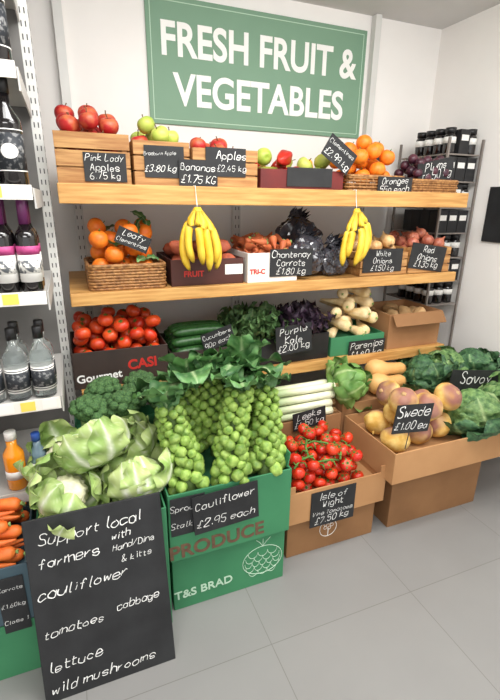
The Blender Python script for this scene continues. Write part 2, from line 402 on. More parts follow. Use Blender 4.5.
gin = bottle(.245, .036, .014, M['g_clear'], M['cap_k'], M['lab_w'], (.12, .46)); gin += [band(.036, .042, .1, M['lab_d']), band(.036, .035, .038, M['lab_k']), band(.036, .104, .107, M['lab_k'])]
wine = bottle(.275, .032, .0135, M['g_dark'], M['cap_p'], M['lab_w'], (.12, .42), capz=.07); wine += [band(.032, .116, .142, M['lab_p']), band(.032, .06, .1, M['lab_g'])]
ale = bottle(.285, .038, .016, M['g_dark'], M['cap_k'], M['lab_d'], (.16, .5)); ale += [emblem(.038, .095, 1.2, M['lab_w']), band(.038, .15, .153, M['lab_w']), band(.038, .042, .045, M['lab_w'])]
juice = bottle(.22, .034, .017, M['g_juice'], M['lab_w'], M['lab_w'], (.2, .34), capz=.03)
blue = bottle(.2, .028, .013, M['g_blue'], M['cap_b'], M['lab_w'], (.2, .45), capz=.03)
for x, y, lb in ((-.13, 1.548, 'tall black bottle with oval label nearest the upright on its shelf'), (-.214, 1.548, 'tall black bottle with oval label at the frame edge'), (-.17, 1.635, 'tall black bottle behind the front pair')):
    spawn(ale, 'bottle', lb, 'bottle', (x, y, GZ[3]), group='tall black bottles')
for x, y, lb in ((-.122, 1.54, 'dark wine bottle with magenta label band nearest the shelf end'), (-.19, 1.54, 'dark wine bottle with magenta label band second from the shelf end'), (-.258, 1.54, 'dark wine bottle at the left edge of its shelf'), (-.122, 1.612, 'dark wine bottle one row back at the shelf end'), (-.19, 1.612, 'dark wine bottle one row back, second from the shelf end')):
    spawn(wine, 'wine_bottle', lb, 'bottle', (x, y, GZ[2]), group='wine bottles on the left shelf')
for x, y, lb in ((-.13, 1.545, 'clear gin bottle with dark patterned label nearest the tomatoes'), (-.208, 1.545, 'clear gin bottle second from the shelf end'), (-.13, 1.626, 'clear gin bottle one row back at the shelf end'), (-.208, 1.626, 'clear gin bottle one row back, second from the shelf end'), (-.286, 1.545, 'clear gin bottle at the left edge of its shelf')):
    spawn(gin, 'gin_bottle', lb, 'bottle', (x, y, GZ[1]), group='clear bottles on the left shelf')
spawn(juice, 'juice_bottle', 'orange juice bottle with white cap above the carrots', 'bottle', (-.262, 1.55, GZ[0]))
spawn(blue, 'water_bottle', 'pale blue bottle with blue cap beside the orange juice', 'bottle', (-.185, 1.55, GZ[0]))
for x, lb in ((-.13, 'dark bottle on the highest visible left shelf, nearest the end'), (-.22, 'dark bottle on the highest visible left shelf, at the frame edge')):
    spawn(ale, 'bottle', lb, 'bottle', (x, 1.548, GZ[4]), group='dark bottles on the high shelf')
# ---------------------------------------------------------------- containers
def card_box(label, x0, x1, y0, y1, z0, h, m, fill=None, t=.006, name='cardboard_box', cat='box', prints=(), inner=None, low=1.0, holes=False):
    xc, yc = (x0+x1)/2, (y0+y1)/2; w = x1-x0; d = y1-y0
    o = root(name, label, cat, (xc, yc, z0))
    MB().b2(-w/2, w/2, -d/2, -d/2+t, 0, h*low).build('front_panel', m, o, bev=.0015)
    MB().b2(-w/2, w/2, d/2-t, d/2, 0, h).build('back_panel', m, o, bev=.0015)
    for sg in (-1, 1):
        a, b = sorted((sg*w/2, sg*(w/2-t)))
        MB().b2(a, b, -d/2+t, d/2-t, 0, h).build('side_panel', m, o, bev=.0015)
    f = (fill-z0) if fill else t
    MB().b2(-w/2+t, w/2-t, -d/2+t, d/2-t, .0005, f).build('base', inner or m, o)
    if holes:
        mb = MB(); mb.lathe([(0, 0), (1, 0)], 20, Matrix.Translation((0, -d/2-.0006, h*.62)) @ Matrix.Diagonal((w*.13, 1, h*.09, 1)) @ RX)
        mb.build('hand_hole', M['slot'], o)
    for txt, size, fx, fz, mk, off, ang in prints:
        me = text_mesh(txt, size, off, M[mk])
        link('printed_lettering', me, o, Matrix.Translation((fx*w, -d/2-.001, fz*h)) @ Matrix.Rotation(rad(ang), 4, 'Y') @ RX)
    return o
def wood_crate(label, x0, x1, y0, y1, z0, h, fill, n=3):
    xc, yc = (x0+x1)/2, (y0+y1)/2; w = x1-x0; d = y1-y0; t = .008
    o = root('wooden_crate', label, 'crate', (xc, yc, z0)); g = h/n
    for nm, ya, yb in (('front_panel', -d/2, -d/2+t), ('back_panel', d/2-t, d/2)):
        mb = MB()
        for i in range(n): mb.b2(-w/2, w/2, ya, yb, i*g+.003, (i+1)*g-.003)
        mb.build(nm, M['crate'], o, bev=.0015)
    for sg in (-1, 1):
        a, b = sorted((sg*w/2, sg*(w/2-t))); mb = MB()
        for i in range(n): mb.b2(a, b, -d/2+t, d/2-t, i*g+.003, (i+1)*g-.003)
        mb.build('side_panel', M['crate'], o)
        for sy in (-1, 1):
            x_ = sg*(w/2-t-.011); y_ = sy*(d/2-t-.011)
            MB().b2(x_-.01, x_+.01, y_-.01, y_+.01, 0, h-.002).build('corner_post', M['crate'], o)
    MB().b2(-w/2+t, w/2-t, -d/2+t, d/2-t, .0, fill-z0).build('base', M['crate'], o)
    return o
def basket(label, x0, x1, y0, y1, z0, h, fill):
    xc, yc = (x0+x1)/2, (y0+y1)/2; w = x1-x0; d = y1-y0
    o = root('wicker_basket', label, 'basket', (xc, yc, z0))
    def loop(ox, n=64):
        P = []; c = .025; ww, dd = w/2-ox, d/2-ox
        seg = []
        for cx, cy, a in ((ww-c, dd-c, 0), (-ww+c, dd-c, 90), (-ww+c, -dd+c, 180), (ww-c, -dd+c, 270)):
            for k in range(5): q = rad(a+k*22.5); seg.append(Vector((cx+c*cos(q), cy+c*sin(q), 0)))
        tot = [0]
        for a, b in zip(seg, seg[1:]+seg[:1]): tot.append(tot[-1]+(b-a).length)
        for i in range(n):
            s_ = tot[-1]*i/n; j = max(k for k in range(len(seg)) if tot[k] <= s_)
            a, b = seg[j], seg[(j+1) % len(seg)]; P.append(a.lerp(b, (s_-tot[j])/max(1e-6, tot[j+1]-tot[j])))
        return P
    rows = max(4, int(h/.012)); mb = MB(); base = loop(.009)
    for j in range(rows):
        z = .006+j*(h-.014)/(rows-1)
        mb.tube([p*(1+(.012 if (i+j) % 2 else -.012))+Vector((0, 0, z)) for i, p in enumerate(base)], .006, 6, loop=True)
    mb.build('weave', M['wicker'], o, smooth=True)
    mb = MB()
    for i in range(0, 64, 2): mb.tube([base[i]+Vector((0, 0, .003)), base[i]+Vector((0, 0, h))], .003, 5)
    mb.build('stakes', M['wicker'], o, smooth=True)
    MB().tube([p+Vector((0, 0, h)) for p in base], .008, 8, loop=True).build('rim', M['wicker'], o, smooth=True)
    MB().b2(-w/2+.018, w/2-.018, -d/2+.018, d/2-.018, .001, fill-z0).build('base', M['wicker'], o)
    return o
# ---------------------------------------------------------------- produce prototypes
def fruit(r, zs=.9, td=.25, bd=.15, taper=0, n=18, dw=.32):
    pr = []
    for i in range(n+1):
        t = PI*i/n; s_ = max(sin(t), 1e-4); c = -cos(t)
        rr = r*s_*(1+taper*c); z = r*zs*c
        z -= (td if c > 0 else -bd)*r*math.exp(-(s_/dw)**2)
        pr.append((rr, z))
    return pr
def stalk(z0, z1, r=.0022, bend=.006): return MB().tube([(0, 0, z0), (bend*.4, 0, (z0+z1)/2), (bend, 0, z1)], [r, r*.85, r*1.2], 6)
def apple(m): return [('body', MB().lathe(fruit(.039, .92, .3, .2, .1), 24, lobes=5, amp=.012).mesh('body', m)), ('stalk', stalk(.022, .045).mesh('stalk', M['stem']))]
AR, AG = apple(M['apple_r']), apple(M['apple_g'])
pear = [('body', MB().lathe([(.001, -.05), (.018, -.05), (.033, -.035), (.037, -.012), (.032, .012), (.021, .034), (.014, .05), (.007, .057), (.001, .057)], 22).mesh('body', M['pear'])), ('stalk', stalk(.056, .078).mesh('stalk', M['stem']))]
def pepper(m): return [('body', MB().lathe([(.001, -.06), (.012, -.058), (.022, -.04), (.03, -.01), (.034, .02), (.03, .036), (.014, .04), (.001, .034)], 24, lobes=4, amp=.1).mesh('body', m)), ('stalk', stalk(.032, .06, .004).mesh('stalk', M['calyx']))]
pep, pey = pepper(M['pepper']), pepper(M['peppery'])
def star(r, z, n=5, drop=.3):
    mb = MB()
    for k in range(n):
        a = 2*PI*k/n; c, s_ = cos(a), sin(a); pc, ps = -s_, c
        v = [mb.bm.verts.new(q) for q in ((0, 0, z), (c*r*.35+pc*r*.2, s_*r*.35+ps*r*.2, z+.001), (c*r, s_*r, z-r*drop*.4+.003), (c*r*.35-pc*r*.2, s_*r*.35-ps*r*.2, z+.001))]
        mb.bm.faces.new(v)
    mb.tube([(0, 0, z-.002), (.001, 0, z+.004), (.003, 0, z+.009)], .0018, 5); return mb
def tom(r, cs=.62, mk='tomato'): return [('body', MB().lathe(fruit(r, .84, .18, .1, .02), 24, lobes=5, amp=.02).mesh('body', M[mk])), ('calyx', star(r*cs, r*.7).mesh('calyx', M['calyx']))]
T36, T31 = tom(.035, .62, 'tomatol'), tom(.029, .95)
def orng(r, m): return [('body', MB().lathe(fruit(r, .94, .1, .08), 26).mesh('body', m)), ('button', star(r*.2, r*.87, 6).mesh('button', M['calyx']))]
OR, SQ = orng(.041, M['orange']), orng(.04, M['squash'])
SQL = SQ+[('leaf', MB().leaf(.075, .02, 20, -20, ruf=.003, cup=.2).mesh('leaf', M['crown']), Matrix.Translation((0, 0, .038))), ('leaf', MB().leaf(.06, .018, 30, -30, ruf=.003, cup=.2).mesh('leaf', M['crown']), Matrix.Translation((0, 0, .038)) @ Matrix.Rotation(2, 4, 'Z'))]
plum = [('body', MB().lathe(fruit(.026, 1.0, .1, .05), 18).mesh('body', M['plum'])), ('stalk', stalk(.022, .032, .0015, .002).mesh('stalk', M['stem']))]
def onion(m): return [('body', MB().lathe([(.001, -.032), (.008, -.033), (.024, -.026), (.034, -.008), (.034, .006), (.026, .02), (.012, .03), (.005, .038), (.004, .048), (.001, .05)], 24).mesh('body', m)),
    ('roots', MB().lathe([(.001, -.037), (.006, -.036), (.008, -.032)], 10, lobes=5, amp=.3).mesh('roots', M['stem']))]
ON, ONR = onion(M['onion']), onion(M['onionr'])
def tater(r, m, sd): return [('body', MB().ico(r, 3, (0, 0, 0), (1.18, .92, .85), .22, 1.3, sd).mesh('body', m))]
POT = [tater(.038, M['potato'], k) for k in range(3)]; SWP = [tater(.036, M['sweetp'], k+5) for k in range(3)]
def root_veg(L, r, tail=.002, n=18, seed=0, pw=.85):
    rr = random.Random(seed); P = []; Rr = []
    for i in range(n+1):
        t = i/n; P.append((.04*L*sin(3*t+seed), -L/2+L*t, .025*L*sin(4*t+seed)))
        Rr.append(r*(.45 if i == 0 else (.82 if i == 1 else (.96 if i == 2 else 1)))*(1-.94*t**pw)*(1+rr.uniform(-.03, .03))+tail)
    return P, Rr
def rootmesh(L, r, m, seed, pw=.85, crown=True):
    P, Rr = root_veg(L, r, seed=seed, pw=pw)
    q = [('body', MB().tube(P, Rr, 14).mesh('body', m))]
    mb = MB()
    for k in range(4): mb.tube([(P[0][0], -L/2+.002, P[0][2]), (P[0][0]+.006*cos(k*1.6), -L/2-.008, P[0][2]+.006*sin(k*1.6))], .0025, 5)
    q.append(('crown', mb.mesh('crown', M['broccs']))); return q
PAR = [rootmesh(.19+.012*k, .037, M['parsnip'], k, .82) for k in range(4)]; CAR = [rootmesh(.19, .021, M['carrot'], k+4, 1.25) for k in range(3)]
CHA = [rootmesh(.075, .02, M['chant'], k+9, 1.1) for k in range(3)]
swede_bits = [('tail', MB().tube([(0, 0, -.05), (.002, 0, -.062), (.006, 0, -.072)], [.012, .006, .002], 8).mesh('tail', M['swede'])),
         ('neck', MB().lathe([(.014, .049), (.011, .056), (.008, .061), (.001, .061)], 12, lobes=5, amp=.12).mesh('neck', M['potato']))]
def swedep(sd):
    mb = MB(); mb.ico(.064, 4, (0, 0, 0), (1, 1, .88), .1, 1.4, sd)
    for v in mb.bm.verts:
        z_ = v.co.z/.06+.35*noise.noise(v.co*30+Vector((sd, 0, 0)))
        v[mb.lay] = .8*max(0, min(1, (z_-.15)*1.6))
    return [('body', mb.mesh('body', M['swede']))]+swede_bits
SWD = [swedep(k) for k in range(4)]
def RZ(a): return Matrix.Rotation(a, 4, 'Z')
def leaves(n, mk, L, W, a0, a1, r0, z0, **kw):
    q = []; va = kw.pop('vary', 8); nm = kw.pop('name', 'leaf'); ph = kw.pop('phase', 0); sw_ = kw.pop('sweep', 2*PI); ja = kw.pop('ja', .15)
    for k in range(n):
        me = MB().leaf(L*R.uniform(.85, 1.15), W*R.uniform(.88, 1.12), a0+R.uniform(-va, va), a1+R.uniform(-va, va), seed=R.randint(0, 9999), **kw).mesh(nm, M[mk])
        q.append((nm, me, RZ(ph+sw_*k/n+R.uniform(-ja, ja)) @ Matrix.Translation((0, r0, z0))))
    return q
def cauli():
    q = [('curd', MB().ico(.06, 4, (0, 0, .0), (1, 1, .85), .22, 3.6, R.randint(0, 50), True).mesh('curd', M['curd'])),
         ('stump', MB().lathe([(.001, -.075), (.026, -.075), (.03, -.04), (.001, -.02)], 12).mesh('stump', M['broccs']))]
    kw = dict(crin=.004, cf=30, nv=24, nu=16, base=.5, rag=.06, ribw=.17)
    q += leaves(4, 'caul', .2, .063, 0, 166, .026, -.064, ruf=.008, cup=.48, vary=10, ja=.35, k=8, sh=.95, pw=.42, **kw)
    q += leaves(5, 'caul', .205, .06, -4, 134, .03, -.067, ruf=.013, cup=.4, vary=12, ja=.4, k=9, phase=.6, sh=.9, pw=.45, **kw)
    q += leaves(5, 'caul', .2, .05, 0, 104, .034, -.07, ruf=.016, cup=.3, vary=14, ja=.4, k=10, sh=.9, pw=.48, **kw)
    return q
def savoyp(mk, r=.08, mk2=None, wide=1.0):
    q = [('head', MB().ico(r*.92, 5, (0, 0, 0), (1, 1, .9), .1, 6, R.randint(0, 50), 2).mesh('head', M[mk]))]
    k = r/.08
    kw = dict(sh=.95, nv=24, nu=20, cf=50)
    q += leaves(4, mk, .2*k, .09*k, -5, 178, .02*k, -.084*k, ruf=.006*k, cup=.48, crin=.012, ja=.3, pw=.5, **kw)
    q += leaves(5, mk, .185*k, .092*k, -8, 136, .03*k, -.082*k, ruf=.01*k, cup=.38, crin=.011, vary=10, k=9, pw=.42, **kw)
    q += leaves(6, mk2 or mk, .18*k*wide, .092*k*wide, -6, 78, .036*k, -.08*k, ruf=.016*k, cup=.2, crin=.01, k=9, vary=14, pw=.42, **kw)
    return q
def brocp(sd):
    mb = MB()
    mb.ico(.062, 3, (0, 0, .012), (1, 1, .7), .18, 4, sd, True)
    for k in range(26):
        a = k*2.4; e = .05+1.35*(k/26)
        mb.ico(.021, 3, (.066*cos(a)*cos(e*.95), .066*sin(a)*cos(e*.95), .006+.056*sin(e)), (1, 1, .9), .25, 5, sd+k, True)
    return [('florets', mb.mesh('florets', M['brocc'])), ('stem', MB().lathe([(.001, -.09), (.018, -.09), (.018, -.05), (.03, -.02), (.04, 0), (.001, .01)], 14).mesh('stem', M['broccs']))]
def kale(mk): return leaves(9, mk, .16, .045, 70, 15, .008, 0, ruf=.02, cup=.3, nv=16, nu=8, k=16, crin=.008, vary=14, pw=.6)+leaves(6, mk, .15, .04, 88, 50, .004, .01, ruf=.02, cup=.3, nv=16, nu=8, k=16, crin=.008, vary=12, pw=.6)
def sprm_(sd):
    mb = MB(); mb.ico(.0185, 3, (0, 0, 0), (1, 1, 1.1), .18, 1.8, sd); return mb.mesh('sprout', M['sprout'])
SPR = [sprm_(k) for k in range(6)]
def stalkp(L=.37, n=54, bx=0, by=0, crown=2, z0=.02, thick=1.0):
    def cv(t): return Vector((bx*t*t, by*t*t, L*t))
    q = [('stem', MB().tube([cv(t/8)+Vector((0, 0, -.03 if t == 0 else 0)) for t in range(9)], [(.026-.001*t)*thick for t in range(9)], 12).mesh('stem', M['sprstem']))]
    for i in range(n):
        f = i/(n-1); t = (z0+(L-z0-.005)*(f**.92))/L; a = i*2.39996+R.uniform(-.18, .18); s_ = (1.3-.5*t)*R.uniform(.82, 1.12); rr = (.024-.006*t)*thick+.0178*s_+R.uniform(-.002, .004)
        q.append(('sprout', R.choice(SPR), Matrix.Translation(cv(t)+Vector((rr*cos(a), rr*sin(a), R.uniform(-.004, .004)))) @ Euler((R.random()*6, R.random()*6, 0)).to_matrix().to_4x4() @ Matrix.Scale(s_, 4)))
    top = cv(1); T = Matrix.Translation((top.x, top.y, 0))
    lv = []
    kw = dict(crin=.01, cf=35, sh=1.15, base=.14, pw=.5, ja=.35)
    if crown == 2:
        lv += leaves(6, 'crown', .22, .084, 45, -45, .012, L-.015, ruf=.016, cup=.15, vary=14, nv=18, nu=14, **kw)
        lv += leaves(4, 'crown', .15, .062, 75, 10, .006, L-.005, ruf=.012, cup=.35, vary=14, nv=16, nu=12, **kw)
    elif crown == 1: lv += leaves(5, 'crown', .125, .052, 60, -10, .008, L-.01, ruf=.012, cup=.25, vary=14, nv=16, nu=12, **kw)
    q += [(a_, b_, T @ c_) for a_, b_, c_ in lv]
    return q
def leekp():
    n = 12; P = [(0, .36*i/n, 0) for i in range(n+1)]; Rr = [.0175+.004*math.exp(-((i/n-.03)/.06)**2) for i in range(n+1)]
    q = [('shaft', MB().tube(P, Rr, 14, ribf=lambda t: max(0, min(1, (t-.45)*1.9))).mesh('shaft', M['leekw']))]
    mb = MB()
    for k in range(10): mb.tube([(0, .004, 0), (.01*cos(k*.63), -.012, .01*sin(k*.63)), (.012*cos(k*.63+.3), -.024, .012*sin(k*.63+.3)-.003)], .0012, 4)
    q.append(('roots', mb.mesh('roots', M['potato'])))
    for k in range(5):
        me = MB().leaf(.2+.02*k, .024, 8*(k-2), -6+6*k, ruf=.003, cup=.5, base=.8, sh=.5, seed=k).mesh('leaf', M['leekg'])
        q.append(('leaf', me, Matrix.Translation((.007*(k-2), .34, .004*(2-k)))))
    return q
def pack(n, r, x0, x1, y0, y1, z0, K=70, seed=1, spread=0):
    rr = random.Random(seed); out = []
    for i in range(n):
        best = None
        for _ in range(K):
            x = rr.uniform(x0+r, x1-r); y = rr.uniform(y0+r, y1-r); z = z0+r
            for a, b, c in out:
                d2 = (a-x)**2+(b-y)**2
                if d2 < 4*r*r: z = max(z, c+math.sqrt(4*r*r-d2))
            sc_ = z+spread*((x-(x0+x1)/2)**2+(y-(y0+y1)/2)**2)
            if best is None or sc_ < best[0]: best = (sc_, x, y, z)
        out.append(best[1:])
    return out
def fill(protos, name, label, cat, group, n, r, x0, x1, y0, y1, z0, tilt=.5, seed=1, spread=0):
    for i, p in enumerate(pack(n, r, x0, x1, y0, y1, z0, seed=seed, spread=spread)):
        k = i % len(protos)
        nm, lb, ct, gr = (name[k], label[k], cat[k], group[k]) if isinstance(name, list) else (name, label, cat, group)
        spawn(protos[k], nm, lb, ct, p, (R.uniform(-tilt, tilt), R.uniform(-tilt, tilt), R.random()*6), R.uniform(.93, 1.0), gr)
YF = 1.885
# ---------------------------------------------------------------- top shelf
z = ST[0][0]
wood_crate('slatted wooden crate of red apples at the left end of top shelf', -.015, .252, YF, 2.24, z, .185, 1.615)
fill([AR], 'apple', 'red blushed apple heaped in the leftmost wooden crate', 'apple', 'red apples', 19, .038, -.002, .24, YF+.012, 2.2, 1.616, seed=3)
wood_crate('slatted wooden crate of green apples, second along the top shelf', .265, .487, YF, 2.24, z, .17, 1.595)
AL = ['green apple in the second wooden crate on the top shelf']*3+['red apple among the green apples in the second crate']
fill([AG, AG, AG, AR], ['apple']*4, AL, ['apple']*4, ['green apples']*3+['red apples among green ones'], 14, .038, .277, .475, YF+.012, 2.228, 1.596, seed=4)
wood_crate('slatted wooden crate behind the bananas price sign, third along the top shelf', .50, .785, YF, 2.24, z, .155, 1.57)
fill([AR], 'apple', 'red apple sitting low in the third wooden crate', 'apple', 'apples low in third crate', 9, .038, .512, .773, YF+.012, 2.12, 1.571, seed=5)
card_box('dark red cardboard fruit box in the middle of top shelf', .80, 1.22, YF, 2.22, z, .085, M['cardred'], 1.525, inner=M['cardblk'])
PN = ['pear', 'pepper', 'pepper', 'apple', 'pear', 'pepper']
PL = ['green pear in the low dark red box', 'red pepper in the low dark red box', 'yellow pepper in the low dark red box', 'green apple in the low dark red box', 'green pear in the low dark red box', 'red pepper in the low dark red box']
PG = ['pears in red box', 'red peppers in red box', 'yellow peppers in red box', 'apples in red box', 'pears in red box', 'red peppers in red box']
fill([pear, pep, pey, AG, pear, pep], PN, PL, PN, PG, 17, .04, .812, 1.21, YF+.01, 2.18, 1.526, tilt=1.5, seed=6)
basket('low wicker basket of oranges on top shelf', 1.25, 1.595, YF, 2.2, z, .07, 1.53)
fill([OR], 'orange', 'bright orange in the top shelf wicker basket', 'orange', 'oranges on top shelf', 18, .041, 1.272, 1.573, YF+.022, 2.16, 1.531, seed=7)
basket('low wicker basket of dark plums at right end of top shelf', 1.63, 1.95, YF, 2.2, z, .06, 1.535)
fill([plum], 'plum', 'dark purple plum in the right end basket', 'plum', 'plums', 38, .026, 1.652, 1.928, YF+.022, 2.1, 1.536, seed=8)
sign(83, 153, 128, 182, YF-.003, ['Pink Lady', 'Apples', '6.75 kg'], 'black chalk sign reading Pink Lady Apples on the leftmost crate')
sign(144, 146, 185, 178, YF-.003, ['Braeburn Apple', '£3.80 kg'], 'black chalk sign on the second wooden crate, above the bananas sign', shift=-.1)
sign(179, 160, 218, 187, YF-.011, ['Bananas', '£1.75 KG'], 'black chalk sign reading Bananas overlapping two crates')
sign(206, 148, 246, 177, YF-.004, ['Apples', '£2.45 kg'], 'black chalk sign on the third wooden crate', shift=.15)
sign(288, 168, 332, 187, YF-.003, [], 'plain black card on the front of the dark red fruit box')
sign(322, 137, 357, 172, YF-.02, ['Clementines', '£2.99 kg'], 'black chalk sign tilted steeply left of the oranges', roll=32, w=.165, h=.1)
sign(362, 150, 384, 166, 2.18, ['Lemons', '50p'], 'small chalk sign standing behind the oranges', spike=.06)
sign(379, 177, 411, 195, YF-.004, ['Oranges', '55p each'], 'black chalk sign reading Oranges on the front of the wicker basket')
sign(420, 160, 452, 182, 1.92, ['Plums', '£3.50 kg'], 'black chalk sign above the plums basket', roll=-12, spike=.02)
# ---------------------------------------------------------------- middle shelf
z = ST[1][0]
basket('wicker tray of leafy oranges on the middle shelf', .05, .38, YF, 2.2, z, .1, 1.135)
fill([SQ, SQL, SQ], 'orange', 'leafy orange in the wicker tray', 'orange', 'leafy oranges on middle shelf', 19, .04, .072, .358, YF+.022, 2.15, 1.136, seed=9, tilt=.9)
card_box('dark printed cardboard box behind the left bananas', .395, .73, 1.9, 2.24, z, .115, M['carddk'], 1.15, prints=[('FRUIT', .035, -.2, .35, 'ink_r', .001, 0)])
fill(SWP, 'sweet_potato', 'reddish brown sweet potato in the box behind the left bananas', 'sweet potato', 'sweet potatoes', 20, .036, .405, .72, 1.91, 2.23, 1.152, seed=10)
lb = root('price_label', 'white printed label on the dark box behind left bananas', 'label', PY(234, 269, 1.899)); MB().box((0, 0, 0), (.085, .001, .045)).build('paper', M['lab_w'], lb)
card_box('white printed cardboard box with red lettering on middle shelf', .745, 1.0, YF, 2.24, z, .135, M['cardwht'], 1.19, prints=[('TRI-C', .031, -.31, .3, 'ink_r', .0012, 0)])
fill(CHA, 'carrot', 'small stubby brownish orange carrot in the white printed box', 'carrot', 'chantenay carrots', 64, .021, .755, .99, YF+.01, 2.2, 1.191, seed=11, tilt=1.2)
sign(271, 249, 312, 276, YF-.004, ['Chantenay', 'Carrots', '£1.80 kg'], 'black chalk sign reading Chantenay Carrots on the white box')
for i, (x, y, zz, r, lb) in enumerate(((1.1, 2.0, 1.19, .1, 'glossy dark plastic bag slumped against the white box'), (1.25, 1.97, 1.165, .078, 'smaller glossy dark plastic bag beside the onion crate'), (1.16, 2.21, 1.235, .125, 'tall dark plastic bag at the back behind two others'))):
    o = root('plastic_bag', lb, 'bag', (x, y, z))
    MB().ico(r, 4, (0, 0, zz-z), (1.05, .8, (zz-z)/r*.98), .28, 2.2, i+2, 3).build('bag', M['bag'], o)
    MB().leaf(.08, .05, 80, 50, ruf=.035, k=20, nu=12, crin=.02, m=Matrix.Translation((0, 0, (zz-z)*1.75))).build('tied_end', M['bag'], o)
wood_crate('slatted wooden crate of pale onions on middle shelf', 1.36, 1.655, YF, 2.22, z, .12, 1.15)
fill([ON], 'onion', 'pale golden onion in the wooden crate', 'onion', 'pale onions', 22, .034, 1.372, 1.643, YF+.012, 2.208, 1.151, seed=12, tilt=1)
wood_crate('slatted wooden crate of reddish onions at right end of middle shelf', 1.668, 1.95, YF, 2.22, z, .14, 1.17)
fill([ONR], 'onion', 'reddish brown onion in the right end crate', 'onion', 'reddish onions', 20, .034, 1.68, 1.938, YF+.012, 2.208, 1.171, seed=13, tilt=1)
sign(365, 249, 401, 272, YF-.003, ['White', 'Onions', '£1.50 kg'], 'black chalk sign reading White Onions')
sign(412, 245, 443, 270, YF-.003, ['Red', 'Onions', '£1.35 kg'], 'black chalk sign reading Red Onions', roll=8)
sign(113, 228, 153, 252, 1.9, ['Leafy', 'Clementines'], 'black chalk sign tilted over the leafy oranges', roll=24, w=.138, h=.066)
# bananas
def bananas(n, seed, side):
    q = []; rr = random.Random(seed)
    for k in range(n):
        a = rad(-90-80+160*k/(n-1)+rr.uniform(-7, 7)); L = rr.uniform(.2, .245); P = []; Rr = []
        for i in range(17):
            t = i/16; rho = .014+.06*sin(PI*min(1, t*.74+.02))
            P.append((rho*cos(a)+side*.05*(t**1.6)*(.6+.4*rr.random()*0+.2*k/n), rho*sin(a), -L*t-.005)); Rr.append(.0165*min(1, .36+t*2.4)*(1 if t < .82 else 1-.72*((t-.82)/.18)**1.5))
        q.append(('banana', MB().tube(P, Rr, 7, ribf=lambda t: (1 if t > .96 else (.35 if t < .12 else 0))).mesh('banana', M['banana'])))
    q.append(('crown', MB().lathe([(.001, .012), (.012, .012), (.02, -.004), (.02, -.018), (.001, -.02)], 10, lobes=4, amp=.15).mesh('crown', M['banana']))); return q
for u, lb, ls, sd, side in ((198, 'hanging bunch of yellow bananas at left, over the dark printed box', 'white string holding the left banana bunch', 1, .5), (358, 'hanging bunch of yellow bananas at right, beside the onion crate', 'white string holding the right banana bunch', 2, -1.0)):
    p = PY(u, 210, 1.815)
    spawn(bananas(6, sd, side), 'banana_bunch', lb, 'bananas', (p.x, 1.822, 1.412), (0, 0, .2*(sd-1)), 1, 'hanging banana bunches')
    o = root('string', ls, 'string', (p.x, 1.84, 1.5))
    MB().tube([(-.004, .02, .0055), (-.003, -.001, .006), (0, -.004, -.04), (.0, -.012, -.07), (0, -.018, -.082)], .002, 6).build('cord', M['string'], o)
# ---------------------------------------------------------------- lower shelf
z = ST[2][0]
card_box('dark printed cardboard tray of tomatoes on lower shelf', -.045, .36, YF, 2.24, z, .165, M['cardblk'], .765, prints=[('Gourmet', .05, -.24, .2, 'ink_w', .001, -3), ('CASI', .062, .22, .42, 'ink_r', .002, -3)])
fill([T36], 'tomato', 'orange red tomato heaped in the dark printed tray', 'tomato', 'tomatoes on lower shelf', 54, .0345, -.037, .352, YF+.008, 2.23, .766, seed=14, tilt=.8)
card_box('shallow dark tray of cucumbers on lower shelf', .372, .69, YF, 2.22, z, .12, M['cardblk'], .75)
for lay, n in ((0, 6), (1, 5), (2, 3)):
    for i in range(n):
        L = .27; P = [(0, -L/2+L*t/12, .006*sin(PI*t/12)) for t in range(13)]; Rr = [.0225*min(1, .35+t*.5, .35+(12-t)*.5) for t in range(13)]
        me = MB().tube(P, Rr, 14).mesh('body', M['cucum'])
        spawn([('body', me), ('tip', MB().tube([(0, -L/2-.004, 0), (0, -L/2+.002, 0)], .005, 6).mesh('tip', M['stem']))], 'cucumber', 'dark green cucumber in the shallow tray', 'cucumber', (.532+R.uniform(-.008, .008), YF+.04+lay*.024+i*.048, .773+lay*.04), (0, 0, PI/2+R.uniform(-.04, .04)), 1, 'cucumbers')
sign(198, 324, 238, 352, YF-.006, ['Cucumbers', '90p each'], 'black chalk sign reading Cucumbers, tilted', roll=-16, w=.155, h=.085)
card_box('black plastic crate of kale on lower shelf', .72, 1.205, YF, 2.2, z, .14, M['blackpl'], .74, name='plastic_crate', cat='crate')
for i, (x, y) in enumerate(((.8, 1.96), (.9, 2.08), (.79, 2.12), (.9, 1.95))):
    spawn(kale('kalel'), 'kale_bunch', 'grey green curly kale bunch at the left of the black crate', 'kale', (x, y, .741), (R.uniform(-.2, .1), R.uniform(-.2, .2), R.random()*6), 1.2, 'green kale')
for i, (x, y) in enumerate(((1.02, 1.95), (1.13, 1.96), (1.03, 2.08), (1.13, 2.1))):
    spawn(kale('kalep'), 'kale_bunch', 'dark purple kale bunch at the right of the black crate', 'kale', (x, y, .741), (R.uniform(-.2, .1), R.uniform(-.2, .2), R.random()*6), 1.22, 'purple kale')
sign(277, 325, 311, 353, YF-.06, ['Purple', 'Kale', '£2.00 kg'], 'black chalk sign reading Purple Kale', roll=-4)
card_box('green printed cardboard tray of parsnips on lower shelf', 1.22, 1.56, YF, 2.2, z, .105, M['green'], .75)
